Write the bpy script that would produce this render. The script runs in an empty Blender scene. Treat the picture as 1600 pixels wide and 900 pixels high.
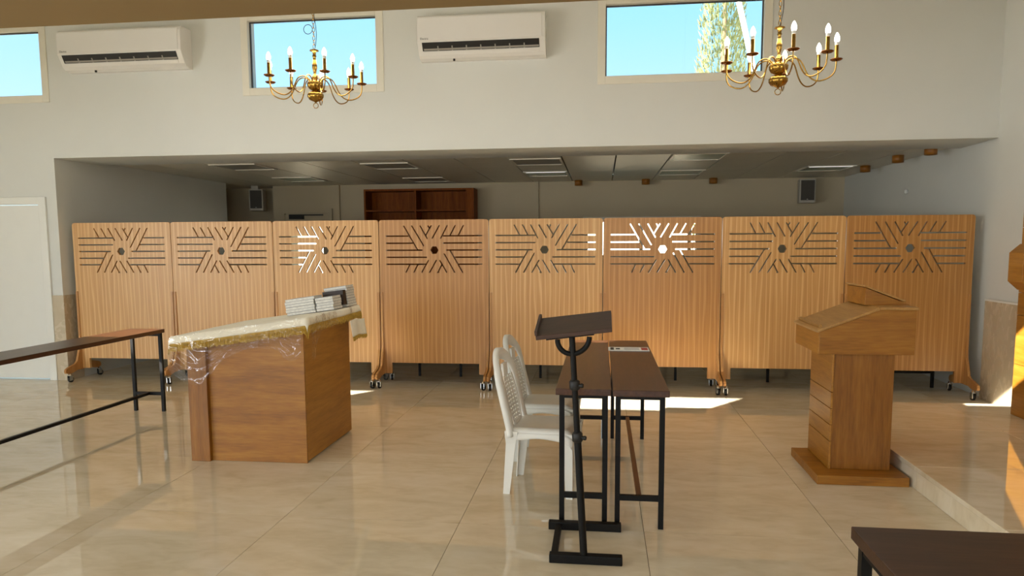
import bpy, bmesh, math, random
from mathutils import Vector, Matrix, noise
random.seed(7)
PI = math.pi
SC = bpy.context.scene
COL = SC.collection

# ------------------------------------------------------------------ camera
CAM_H = 1.556
def make_camera():
    f, py, vx, vy, roll = 1120.0, 46.0, 140.0, -68.0, 0.005
    d = Vector((vx, vy - py, f)).normalized()
    h = Vector((vx + 1000, vy - 1000 * roll - py, f))
    up = h.cross(d).normalized()
    if up.y > 0: up = -up
    X = d.cross(up).normalized()
    Rm = Matrix((X, d, up)).transposed()        # camera(right,down,fwd) = Rm @ world
    right, down, fwd = Rm[0], Rm[1], Rm[2]
    m = Matrix((right, -down, -fwd)).transposed().to_4x4()
    m.translation = (0, 0, CAM_H)
    cd = bpy.data.cameras.new('camera'); c = bpy.data.objects.new('camera', cd); COL.objects.link(c)
    c.matrix_world = m
    cd.sensor_width = 36; cd.lens = f / 1600 * 36; cd.shift_y = py / 1600; cd.clip_end = 300; cd.clip_start = .02
    SC.camera = c
make_camera()

# ------------------------------------------------------------------ colour / light
SC.view_settings.view_transform = 'Standard'
SC.view_settings.look = 'None'
SC.view_settings.gamma = 1
SC.view_settings.use_curve_mapping = False
SC.view_settings.exposure = 0.0
SC.cycles.max_bounces = 10; SC.cycles.diffuse_bounces = 6; SC.cycles.glossy_bounces = 4
SC.cycles.transparent_max_bounces = 16; SC.cycles.sample_clamp_indirect = 25; SC.cycles.blur_glossy = .225
SC.cycles.caustics_reflective = True

def lin(r, g, b):
    f = lambda c: (c / 255 / 12.92) if c / 255 <= .04045 else ((c / 255 + .055) / 1.055) ** 2.4
    return (f(r), f(g), f(b), 1)

def make_world():
    w = bpy.data.worlds.new('sky'); SC.world = w; w.use_nodes = True
    nt = w.node_tree; nt.nodes.clear()
    out = nt.nodes.new('ShaderNodeOutputWorld'); bg = nt.nodes.new('ShaderNodeBackground')
    tc = nt.nodes.new('ShaderNodeTexCoord'); sp = nt.nodes.new('ShaderNodeSeparateXYZ')
    rp = nt.nodes.new('ShaderNodeValToRGB')
    nt.links.new(tc.outputs['Generated'], sp.inputs[0]); nt.links.new(sp.outputs['Z'], rp.inputs[0])
    nt.links.new(rp.outputs[0], bg.inputs[0]); nt.links.new(bg.outputs[0], out.inputs[0])
    e = rp.color_ramp.elements
    e[0].position = 0.0; e[0].color = lin(222, 245, 255)
    e[1].position = 0.9; e[1].color = lin(95, 185, 245)
    m = rp.color_ramp.elements.new(.30); m.color = lin(158, 226, 255)
    bg.inputs[1].default_value = 1.3
make_world()

SUN_DIR = Vector((0.81, 1.0, -0.72)).normalized()
sd = bpy.data.lights.new('sun', 'SUN'); sd.energy = 34; sd.angle = math.radians(.5); sd.color = (1, .95, .86)
so = bpy.data.objects.new('sun', sd); COL.objects.link(so)
so.rotation_euler = SUN_DIR.to_track_quat('-Z', 'Y').to_euler(); so.location = (-10, -12, 12)

def area(name, loc, direction, sx, sy, watts, color=(1, 1, 1), portal=False):
    l = bpy.data.lights.new(name, 'AREA'); l.shape = 'RECTANGLE'; l.size = sx; l.size_y = sy
    l.energy = watts; l.color = color
    if portal: l.cycles.is_portal = True
    o = bpy.data.objects.new(name, l); COL.objects.link(o)
    o.location = loc; o.rotation_euler = Vector(direction).to_track_quat('-Z', 'Y').to_euler()
    return o
DAY = (.90, .96, 1.0)
# added area lamps at unseen windows of the left and rear walls
LWIN, RWIN = (-2.2, .6), (-6.5, -3.0, .5)
for i, y in enumerate(LWIN):
    area('window_fill_light', (-9.45, y, 1.55), (1, 0, -.55), 1.86, 1.56, 160, DAY)
for i, x in enumerate(RWIN):
    area('window_fill_light', (x, -3.85, 1.5), (0, 1, -.35), 2.05, 1.55, 55, DAY)
# unseen fill lamps added under the low ceiling to brighten the floor
FILL_LAMPS = [(-5.6, 1.3), (-3.0, 1.3), (-.4, 1.3), (2.2, 1.3)]
for x, y in FILL_LAMPS: area('fill_lamp_light', (x, y, 2.515), (0, .25, -1), 1.2, .6, 16, (1, .98, .93))
# sky portals in the high windows
HALL_WIN = [(-7.72, -6.23), (-3.86, -2.335), (-.025, 1.63)]
SUN_WIN = [(-7.42, -5.86), (-3.56, -2.02), (.27, 1.8)]
for a, b in HALL_WIN: area('sky_portal', ((a + b) / 2, 7.95, 3.62), (0, -1, 0), b - a, .75, 1, portal=True)
for a, b in SUN_WIN: area('sky_portal', ((a + b) / 2, 2.75, 2.87), (0, 1, 0), b - a, .42, 1, portal=True)

# ------------------------------------------------------------------ mesh builder
class MB:
    def __init__(s): s.v = []; s.f = []; s.sm = []
    def add(s, vs, fs, smooth=False):
        n = len(s.v); s.v += [tuple(p) for p in vs]; s.f += [tuple(i + n for i in q) for q in fs]; s.sm += [smooth] * len(fs); return s
    def box(s, x0, x1, y0, y1, z0, z1):
        return s.add([(x0,y0,z0),(x1,y0,z0),(x1,y1,z0),(x0,y1,z0),(x0,y0,z1),(x1,y0,z1),(x1,y1,z1),(x0,y1,z1)],
                     [(0,3,2,1),(4,5,6,7),(0,1,5,4),(1,2,6,5),(2,3,7,6),(3,0,4,7)])
    def hexa(s, b, t):       # bottom 4, top 4 (ccw from above)
        return s.add(list(b) + list(t), [(0,3,2,1),(4,5,6,7),(0,1,5,4),(1,2,6,5),(2,3,7,6),(3,0,4,7)])
    def bar(s, a, b, w, h=None, up=(0, 0, 1)):
        h = h or w; a = Vector(a); b = Vector(b); d = (b - a).normalized(); u = Vector(up)
        if abs(d.dot(u)) > .95: u = Vector((0, 1, 0))
        r = d.cross(u).normalized() * w / 2; u = r.cross(d).normalized() * h / 2
        c = [-r - u, r - u, r + u, -r + u]
        return s.add([a + k for k in c] + [b + k for k in c], [(0,1,2,3),(7,6,5,4),(4,5,1,0),(5,6,2,1),(6,7,3,2),(7,4,0,3)])
    def tube(s, pts, r, n=10, caps=True, closed=False):
        pts = [Vector(p) for p in pts]; m = len(pts); rr = r if isinstance(r, (list, tuple)) else [r] * m
        rings = []; prev = None
        for i, p in enumerate(pts):
            if closed: t = pts[(i + 1) % m] - pts[i - 1]
            else: t = pts[min(i + 1, m - 1)] - pts[max(i - 1, 0)]
            t.normalize()
            if prev is None:
                u = Vector((0, 0, 1)) if abs(t.z) < .9 else Vector((1, 0, 0)); u = (u - t * u.dot(t)).normalized()
            else: u = (prev - t * prev.dot(t)).normalized()
            prev = u; w = t.cross(u)
            rings.append([p + (u * math.cos(2*PI*k/n) + w * math.sin(2*PI*k/n)) * rr[i] for k in range(n)])
        vs = [q for g in rings for q in g]; fs = []
        for i in range(m if closed else m - 1):
            j = (i + 1) % m
            for k in range(n): fs.append((i*n+k, i*n+(k+1)%n, j*n+(k+1)%n, j*n+k))
        s.add(vs, fs, True)
        if caps and not closed:
            s.add(rings[0], [tuple(range(n))[::-1]]); s.add(rings[-1], [tuple(range(n))])
        return s
    def lathe(s, prof, c=(0, 0, 0), n=20, flute=0, fl_amp=0, smooth=True):
        c = Vector(c); vs = []; fs = []
        for r, z in prof:
            for k in range(n):
                a = 2*PI*k/n; q = r * (1 - fl_amp * (.5 + .5 * math.cos(flute * a)) if flute and r > .012 else 1)
                vs.append(c + Vector((q * math.cos(a), q * math.sin(a), z)))
        for i in range(len(prof) - 1):
            for k in range(n): fs.append((i*n+k, i*n+(k+1)%n, (i+1)*n+(k+1)%n, (i+1)*n+k))
        s.add(vs, fs, smooth)
        return s.add([], []) if False else s
    def prism(s, poly, axis, a, b):      # extrude 2D polygon along axis
        def P(u, v, w): return {'x': (w, u, v), 'y': (u, w, v), 'z': (u, v, w)}[axis]
        n = len(poly); vs = [P(u, v, a) for u, v in poly] + [P(u, v, b) for u, v in poly]
        fs = [tuple(range(n)), tuple(range(2*n-1, n-1, -1))]
        for i in range(n): j = (i + 1) % n; fs.append((i, i + n, j + n, j))
        return s.add(vs, fs)
    def grid(s, fn, nu, nv, smooth=True):
        vs = [fn(i / nu, j / nv) for j in range(nv + 1) for i in range(nu + 1)]; w = nu + 1
        return s.add(vs, [(j*w+i, j*w+i+1, (j+1)*w+i+1, (j+1)*w+i) for j in range(nv) for i in range(nu)], smooth)
    def mesh(s, name):
        me = bpy.data.meshes.new(name); me.from_pydata(s.v, [], s.f)
        bm = bmesh.new(); bm.from_mesh(me); bmesh.ops.recalc_face_normals(bm, faces=bm.faces); bm.to_mesh(me); bm.free()
        for p, q in zip(me.polygons, s.sm): p.use_smooth = q
        return me
    def build(s, name, m, parent=None, bevel=0, loc=None, solid=0):
        me = s.mesh(name); return link(name, me, m, parent, bevel, loc, solid)

def link(name, me, m, parent=None, bevel=0, loc=None, solid=0):
    if m and not me.materials: me.materials.append(m)
    o = bpy.data.objects.new(name, me); COL.objects.link(o)
    if parent: o.parent = parent
    if loc: o.location = loc
    if solid:
        k = o.modifiers.new('thickness', 'SOLIDIFY'); k.thickness = solid; k.offset = 0
    if bevel:
        k = o.modifiers.new('bevel', 'BEVEL'); k.width = bevel; k.segments = 2; k.limit_method = 'ANGLE'; k.angle_limit = math.radians(40)
    return o
def tag(o, label, cat, group=None):
    o['label'] = label; o['category'] = cat
    if group: o['group'] = group
    return o
def thing(name, label, cat, loc=(0, 0, 0), rz=0, group=None):
    o = bpy.data.objects.new(name, None); COL.objects.link(o); o.empty_display_size = .1
    o.location = loc; o.rotation_euler = (0, 0, rz); return tag(o, label, cat, group)
def struct(o, label=None):
    o['kind'] = 'structure'
    if label: o['label'] = label
    return o
def copy_tree(o, parent=None):
    c = o.copy(); COL.objects.link(c); c.parent = parent
    for ch in list(o.children): copy_tree(ch, c)
    return c

# ------------------------------------------------------------------ materials
def nodes(name):
    m = bpy.data.materials.new(name); m.use_nodes = True; nt = m.node_tree
    return m, nt, nt.nodes['Principled BSDF'], nt.nodes.new, nt.links.new
def coords(nt, scale, rand=True, kind='Object'):
    tc = nt.nodes.new('ShaderNodeTexCoord'); mp = nt.nodes.new('ShaderNodeMapping'); mp.inputs['Scale'].default_value = scale
    if rand:
        oi = nt.nodes.new('ShaderNodeObjectInfo'); ml = nt.nodes.new('ShaderNodeVectorMath'); ml.operation = 'SCALE'
        ml.inputs[0].default_value = (7.3, 3.1, 5.7); nt.links.new(oi.outputs['Random'], ml.inputs['Scale'])
        ad = nt.nodes.new('ShaderNodeVectorMath'); nt.links.new(tc.outputs[kind], ad.inputs[0]); nt.links.new(ml.outputs[0], ad.inputs[1])
        nt.links.new(ad.outputs[0], mp.inputs[0])
    else: nt.links.new(tc.outputs[kind], mp.inputs[0])
    return mp.outputs[0]
def ramp(nt, src, stops):
    r = nt.nodes.new('ShaderNodeValToRGB'); e = r.color_ramp.elements
    e[0].position, e[0].color = stops[0]; e[1].position, e[1].color = stops[-1]
    for p, c in stops[1:-1]: k = e.new(p); k.color = c
    nt.links.new(src, r.inputs[0]); return r.outputs[0]
def bump(nt, src, bs, strength, dist=.01):
    b = nt.nodes.new('ShaderNodeBump'); b.inputs['Strength'].default_value = strength; b.inputs['Distance'].default_value = dist
    nt.links.new(src, b.inputs['Height']); nt.links.new(b.outputs[0], bs.inputs['Normal'])
def plain(name, col, rough=.5, metal=0, var=.06, scale=6, spec=.5, bmp=0):
    m, nt, bs, N, L = nodes(name); bs.inputs['Roughness'].default_value = rough; bs.inputs['Metallic'].default_value = metal
    bs.inputs['Specular IOR Level'].default_value = spec
    n = N('ShaderNodeTexNoise'); n.inputs['Scale'].default_value = scale; n.inputs['Detail'].default_value = 4
    L(coords(nt, (1, 1, 1)), n.inputs['Vector'])
    c = lin(*col); k = lambda q: tuple(min(1, x * q) for x in c[:3]) + (1,)
    L(ramp(nt, n.outputs[0], [(.3, k(1 - var)), (.7, k(1 + var))]), bs.inputs['Base Color'])
    if bmp: bump(nt, n.outputs[0], bs, bmp)
    return m
def wood(name, dark, mid, light, axis='z', stretch=14, scale=1.0, rough=.38, wave=True, contrast=1.0):
    m, nt, bs, N, L = nodes(name); bs.inputs['Roughness'].default_value = rough
    s = {'x': (1, stretch, stretch), 'y': (stretch, 1, stretch), 'z': (stretch, stretch, 1)}[axis]
    v = coords(nt, tuple(k * scale for k in s))
    n = N('ShaderNodeTexNoise'); n.inputs['Scale'].default_value = 1.6; n.inputs['Detail'].default_value = 6; n.inputs['Roughness'].default_value = .6
    n.inputs['Distortion'].default_value = .4
    L(v, n.inputs['Vector'])
    fine = N('ShaderNodeTexNoise'); fine.inputs['Scale'].default_value = 9; fine.inputs['Detail'].default_value = 3; L(v, fine.inputs['Vector'])
    mx = N('ShaderNodeMix'); mx.data_type = 'FLOAT'; mx.inputs[0].default_value = .35
    L(n.outputs[0], mx.inputs[2]); L(fine.outputs[0], mx.inputs[3])
    h = .22 / contrast
    L(ramp(nt, mx.outputs[0], [(.5 - h, lin(*dark)), (.5, lin(*mid)), (.5 + h, lin(*light))]), bs.inputs['Base Color'])
    bump(nt, fine.outputs[0], bs, .06, .002)
    return m
def screen_wood(name, dark, mid, light):
    m, nt, bs, N, L = nodes(name); bs.inputs['Roughness'].default_value = .36
    v = coords(nt, (1, 1, .07))
    nz = N('ShaderNodeTexNoise'); nz.inputs['Scale'].default_value = 2.2; nz.inputs['Detail'].default_value = 2; L(v, nz.inputs['Vector'])
    wv = N('ShaderNodeTexWave'); wv.wave_type = 'BANDS'; wv.bands_direction = 'X'; wv.inputs['Scale'].default_value = 6.0
    wv.inputs['Distortion'].default_value = 5; wv.inputs['Detail'].default_value = 2; wv.inputs['Detail Scale'].default_value = 1.6
    L(v, wv.inputs['Vector'])
    v2 = coords(nt, (38, 38, .8)); fi = N('ShaderNodeTexNoise'); fi.inputs['Scale'].default_value = 2; fi.inputs['Detail'].default_value = 4; L(v2, fi.inputs['Vector'])
    mx = N('ShaderNodeMix'); mx.data_type = 'FLOAT'; mx.inputs[0].default_value = .62
    pw = N('ShaderNodeMath'); pw.operation = 'POWER'; pw.inputs[1].default_value = 6; L(wv.outputs['Fac'], pw.inputs[0])
    L(pw.outputs[0], mx.inputs[2]); L(fi.outputs[0], mx.inputs[3])
    L(ramp(nt, mx.outputs[0], [(.18, lin(*dark)), (.36, lin(*mid)), (.75, lin(*light))]), bs.inputs['Base Color'])
    bump(nt, fi.outputs[0], bs, .05, .002)
    return m
def marble(name, a, b, c, rough=.07, scale=1.0, tilevar=.06):
    m, nt, bs, N, L = nodes(name)
    v = coords(nt, (scale, scale * 2.2, scale))
    n = N('ShaderNodeTexNoise'); n.inputs['Scale'].default_value = 1.5; n.inputs['Detail'].default_value = 8; n.inputs['Distortion'].default_value = 1.3; L(v, n.inputs['Vector'])
    n2 = N('ShaderNodeTexNoise'); n2.inputs['Scale'].default_value = 7; n2.inputs['Detail'].default_value = 6; n2.inputs['Distortion'].default_value = .8; L(v, n2.inputs['Vector'])
    mx = N('ShaderNodeMix'); mx.data_type = 'FLOAT'; mx.inputs[0].default_value = .35; L(n.outputs[0], mx.inputs[2]); L(n2.outputs[0], mx.inputs[3])
    col = ramp(nt, mx.outputs[0], [(.30, lin(*a)), (.5, lin(*b)), (.68, lin(*c))])
    oi = N('ShaderNodeObjectInfo'); mr = N('ShaderNodeMapRange'); mr.inputs[3].default_value = 1 - tilevar; mr.inputs[4].default_value = 1 + tilevar * .4
    L(oi.outputs['Random'], mr.inputs[0]); hs = N('ShaderNodeHueSaturation'); L(mr.outputs[0], hs.inputs['Value']); L(col, hs.inputs['Color'])
    L(hs.outputs[0], bs.inputs['Base Color'])
    rr = N('ShaderNodeMapRange'); rr.inputs[3].default_value = rough * .6; rr.inputs[4].default_value = rough * 1.5; L(n2.outputs[0], rr.inputs[0]); L(rr.outputs[0], bs.inputs['Roughness'])
    bs.inputs['IOR'].default_value = 1.62
    return m
def glassy(name, tint=(1, 1, 1), base=.04, rough=.0, fres=1.45, film=0):
    m = bpy.data.materials.new(name); m.use_nodes = True; nt = m.node_tree; nt.nodes.clear(); N = nt.nodes.new; L = nt.links.new
    o = N('ShaderNodeOutputMaterial'); t = N('ShaderNodeBsdfTransparent'); g = N('ShaderNodeBsdfGlossy'); x = N('ShaderNodeMixShader'); f = N('ShaderNodeLayerWeight'); f.inputs[0].default_value = .5
    pw = N('ShaderNodeMath'); pw.operation = 'POWER'; pw.inputs[1].default_value = 4; ma = N('ShaderNodeMath'); ma.operation = 'MULTIPLY_ADD'; ma.inputs[1].default_value = .9; ma.inputs[2].default_value = base; L = nt.links.new; L(f.outputs['Facing'], pw.inputs[0]); L(pw.outputs[0], ma.inputs[0])
    t.inputs[0].default_value = tint + (1,); g.inputs['Roughness'].default_value = rough
    L(ma.outputs[0], x.inputs[0]); L(t.outputs[0], x.inputs[1]); L(g.outputs[0], x.inputs[2]); L(x.outputs[0], o.inputs[0])
    if film:
        n = N('ShaderNodeTexNoise'); n.inputs['Scale'].default_value = 14; n.inputs['Detail'].default_value = 3; n.inputs['Distortion'].default_value = 1.0
        L(coords(nt, (1, 1, .45)), n.inputs['Vector']); b = N('ShaderNodeBump'); b.inputs['Strength'].default_value = film; b.inputs['Distance'].default_value = .02
        L(n.outputs[0], b.inputs['Height']); L(b.outputs[0], g.inputs['Normal']); L(b.outputs[0], f.inputs['Normal'])
    return m
def emit(name, col, k):
    m = bpy.data.materials.new(name); m.use_nodes = True; nt = m.node_tree; nt.nodes.clear()
    o = nt.nodes.new('ShaderNodeOutputMaterial'); e = nt.nodes.new('ShaderNodeEmission'); e.inputs[0].default_value = col; e.inputs[1].default_value = k
    nt.links.new(e.outputs[0], o.inputs[0]); return m

M = dict(
    wall=plain('wall_paint', (212, 213, 208), .85, var=.015, scale=2),
    wall_back=plain('rear_wall_dimmed_paint', (190, 178, 152), .85, var=.02, scale=2),  # same white paint, darkened to hold the dimness of the rear room
    soffit=plain('soffit_shade_tone', (138, 116, 78), .8, var=.03, scale=2),  # brown stands in for shade on a pale low ceiling
    ceil=plain('ceiling_paint', (225, 218, 200), .9, var=.01),
    plank=plain('ceiling_plank_metal', (228, 222, 206), .45, var=.03, scale=2),
    grout=plain('grout', (92, 76, 54), .9),
    tile=marble('polished_marble', (206, 192, 162), (222, 210, 184), (230, 220, 200), rough=.014, tilevar=.04),
    stone=marble('wainscot_stone', (186, 170, 144), (192, 178, 153), (198, 184, 160), rough=.25, tilevar=.03),
    white=plain('white_lacquer', (226, 226, 220), .35, var=.01),
    frame=plain('window_aluminium', (222, 218, 204), .45, var=.02),
    seal=plain('window_seal', (60, 62, 62), .6),
    plastic=plain('white_plastic', (224, 221, 212), .38, var=.02),
    greyplastic=plain('grey_plastic', (206, 206, 198), .42, var=.02),
    acwhite=plain('glossy_white_plastic', (226, 224, 220), .12, var=.005),
    acgrey=plain('vent_grey_plastic', (150, 146, 138), .5),
    black=plain('black_plastic', (20, 18, 16), .5),
    iron=plain('black_painted_steel', (15, 13, 11), .5, var=.15, scale=20, spec=.2),
    chrome=plain('chrome', (200, 200, 200), .15, metal=1),
    brass=plain('polished_brass', (172, 134, 64), .16, metal=1, var=.08),
    brassdark=plain('brass_dish', (128, 82, 40), .22, metal=1),
    oakA=screen_wood('oak_veneer', (188, 138, 78), (202, 153, 92), (220, 178, 120)),
    oakB=screen_wood('oak_veneer_warm', (166, 114, 58), (181, 129, 69), (198, 148, 88)),
    oakfoot=wood('oak_foot', (160, 108, 54), (184, 132, 74), (202, 154, 94), 'z'),
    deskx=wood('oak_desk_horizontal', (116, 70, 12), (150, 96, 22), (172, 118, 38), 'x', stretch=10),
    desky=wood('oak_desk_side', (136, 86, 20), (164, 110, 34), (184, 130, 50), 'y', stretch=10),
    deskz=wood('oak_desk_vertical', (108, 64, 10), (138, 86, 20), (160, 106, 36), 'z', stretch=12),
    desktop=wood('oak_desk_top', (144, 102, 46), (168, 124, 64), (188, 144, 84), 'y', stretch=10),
    walnut=wood('dark_walnut_laminate', (52, 30, 17), (74, 44, 26), (92, 58, 36), 'y', stretch=9, rough=.3),
    walnutx=wood('dark_walnut_laminate_x', (44, 27, 16), (62, 39, 24), (78, 51, 33), 'x', stretch=9, rough=.5),
    brownslat=wood('brown_stretcher_wood', (78, 46, 24), (102, 62, 34), (122, 78, 46), 'y'),
    bookcase=wood('red_brown_bookcase', (96, 46, 10), (126, 66, 16), (146, 82, 24), 'z'),
    cloth=plain('ivory_cloth', (240, 234, 216), .9, var=.04, scale=30, bmp=.15),
    fringe=plain('gold_fringe', (186, 150, 58), .7, var=.25, scale=60),
    band=plain('gold_band', (140, 96, 44), .7, var=.1),
    paper=plain('white_paper', (232, 230, 224), .8, var=.03, scale=20),
    pages=plain('page_block', (224, 222, 214), .9, var=.12, scale=50),
    cover=plain('book_cover_grey', (150, 148, 152), .6),
    darkcover=plain('dark_book_cover', (46, 30, 18), .5),
    red=plain('red_print', (176, 70, 56), .7), ink=plain('dark_print', (60, 62, 58), .7), pink=plain('pale_rose_paper', (226, 190, 172), .6),
    bulb=emit('lit_bulb', (1, .93, .82, 1), 9),
    socket=plain('bulb_socket', (225, 225, 220), .4),
    glass=glassy('window_glass'), film=glassy('clear_film', (.95, .94, .92), base=.065, rough=.03, film=.5),
    diffuser=plain('light_diffuser', (176, 190, 172), .25), tube=emit('glint_strip', (1, .98, .92, 1), 1.6),
    leaf=plain('cypress_leaf', (168, 172, 120), .9, var=.35, scale=4), bark=plain('bark', (120, 100, 76), .9),
    ground=plain('outdoor_ground', (206, 190, 160), .95), grille=plain('speaker_grille', (70, 66, 60), .7), spk=plain('speaker_shell', (176, 172, 160), .5),
)

M['bookcase'].node_tree.nodes['Principled BSDF'].inputs['Specular IOR Level'].default_value = .05
for _m in ('walnut', 'walnutx'): M[_m].node_tree.nodes['Principled BSDF'].inputs['Specular IOR Level'].default_value = .35
# ------------------------------------------------------------------ structure
def wall_holes(name, axis, pos0, pos1, u0, u1, z0, z1, holes, m, parent=None):
    """wall slab, thickness pos0..pos1 on axis; holes = (u0,u1,z0,z1)"""
    us = sorted({u0, u1, *[k for h in holes for k in h[:2]]}); zs = sorted({z0, z1, *[k for h in holes for k in h[2:]]})
    us = [u for u in us if u0 <= u <= u1]; zs = [z for z in zs if z0 <= z <= z1]
    def solid(i, j):
        if not (0 <= i < len(us) - 1 and 0 <= j < len(zs) - 1): return False
        cu = (us[i] + us[i+1]) / 2; cz = (zs[j] + zs[j+1]) / 2
        return not any(h[0] < cu < h[1] and h[2] < cz < h[3] for h in holes)
    mb = MB(); P = (lambda u, p, z: (u, p, z)) if axis == 'y' else (lambda u, p, z: (p, u, z))
    for i in range(len(us) - 1):
        for j in range(len(zs) - 1):
            if not solid(i, j): continue
            a, b, c, d = us[i], us[i+1], zs[j], zs[j+1]
            for p in (pos0, pos1): mb.add([P(a,p,c), P(b,p,c), P(b,p,d), P(a,p,d)], [(0,1,2,3)])
            for (di, dj, e) in ((-1,0,((a,c),(a,d))), (1,0,((b,c),(b,d))), (0,-1,((a,c),(b,c))), (0,1,((a,d),(b,d)))):
                if not solid(i + di, j + dj):
                    (ua, za), (ub, zb) = e
                    mb.add([P(ua,pos0,za), P(ub,pos0,zb), P(ub,pos1,zb), P(ua,pos1,za)], [(0,1,2,3)])
    me = bpy.data.meshes.new(name); me.from_pydata(mb.v, [], mb.f)
    bm = bmesh.new(); bm.from_mesh(me); bmesh.ops.remove_doubles(bm, verts=bm.verts, dist=1e-5); bmesh.ops.recalc_face_normals(bm, faces=bm.faces); bm.to_mesh(me); bm.free()
    return struct(link(name, me, m, parent))

XL, XR = -9.6, 3.80
YB, YS, YW, YR = -4.0, 3.05, 7.60, 12.1
SOF = 2.565; HC = 5.2
OPL = -6.2

def build_floor():
    f = struct(MB().box(XL, 4.2, YB, 12.6, -.25, -.006).build('floor', M['grout']), 'polished beige marble tile floor')
    T = 1.0225; g = .0015
    me = MB().box(-T/2 + g, T/2 - g, -T/2 + g, T/2 - g, -.012, 0).mesh('floor_tile'); me.materials.append(M['tile'])
    x0 = -.783; y0 = 3.825
    for i in range(-9, 5):
        for j in range(-6, 10):
            cx = x0 + (i + .5) * T; cy = y0 + (j + .5) * T
            if cy < -1.8 or cy > 12.2 or cx > 4.4 or (cx < -6.8 and cy > 8): continue
            link('floor_tile', me, None, f, loc=(cx, cy, 0))
    # raised platform on the right
    p = struct(MB().box(2.0, XR, -1.5, 6.62, 0.001, .13).build('floor_platform', M['grout']), 'raised marble platform')
    yy = [-1.5, -.45, .6, 1.62, 2.64, 3.66, 4.68, 5.65, 6.62]
    for a, b in zip(yy, yy[1:]):
        for xa, xb in ((1.97, 2.985), (2.985, XR)):
            MB().box(xa + .0015, xb - .0015, a + .0015, b - .0015, .125, .155).build('platform_tile', M['tile'], p, bevel=.003)
    for a, b in zip(yy, yy[1:]):
        MB().box(1.985, 2.0, a + .0015, b - .0015, .002, .125).build('riser_stone', M['tile'], p)
build_floor()

def window(n, x0, x1, z0, z1, y, face, m=M['frame'], fw=.05, label=None):
    """frame set in the reveal; face=-1: visible side towards -Y"""
    w = struct(bpy.data.objects.new('window_%d' % n, None), label); COL.objects.link(w)
    t0, t1 = (y - .012, y + .09) if face < 0 else (y - .09, y + .012)
    mb = MB().box(x0 - .03, x0 + fw, t0, t1, z0 - .03, z1 + .03).box(x1 - fw, x1 + .03, t0, t1, z0 - .03, z1 + .03)
    mb.box(x0 + fw, x1 - fw, t0, t1, z0 - .03, z0 + fw).box(x0 + fw, x1 - fw, t0, t1, z1 - fw, z1 + .03)
    mb.build('window_frame', m, w, bevel=.003)
    yc = y + .05 * (1 if face < 0 else -1)
    s = MB(); k = .012; a, b, c, d = x0 + fw, x1 - fw, z0 + fw, z1 - fw
    s.box(a, a + k, yc - .01, yc + .01, c, d).box(b - k, b, yc - .01, yc + .01, c, d).box(a + k, b - k, yc - .01, yc + .01, c, c + k).box(a + k, b - k, yc - .01, yc + .01, d - k, d)
    s.build('window_seal', M['seal'], w)
    MB().box(a + k, b - k, yc - .003, yc + .003, c + k, d - k).build('pane', M['glass'], w)
    return w

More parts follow.
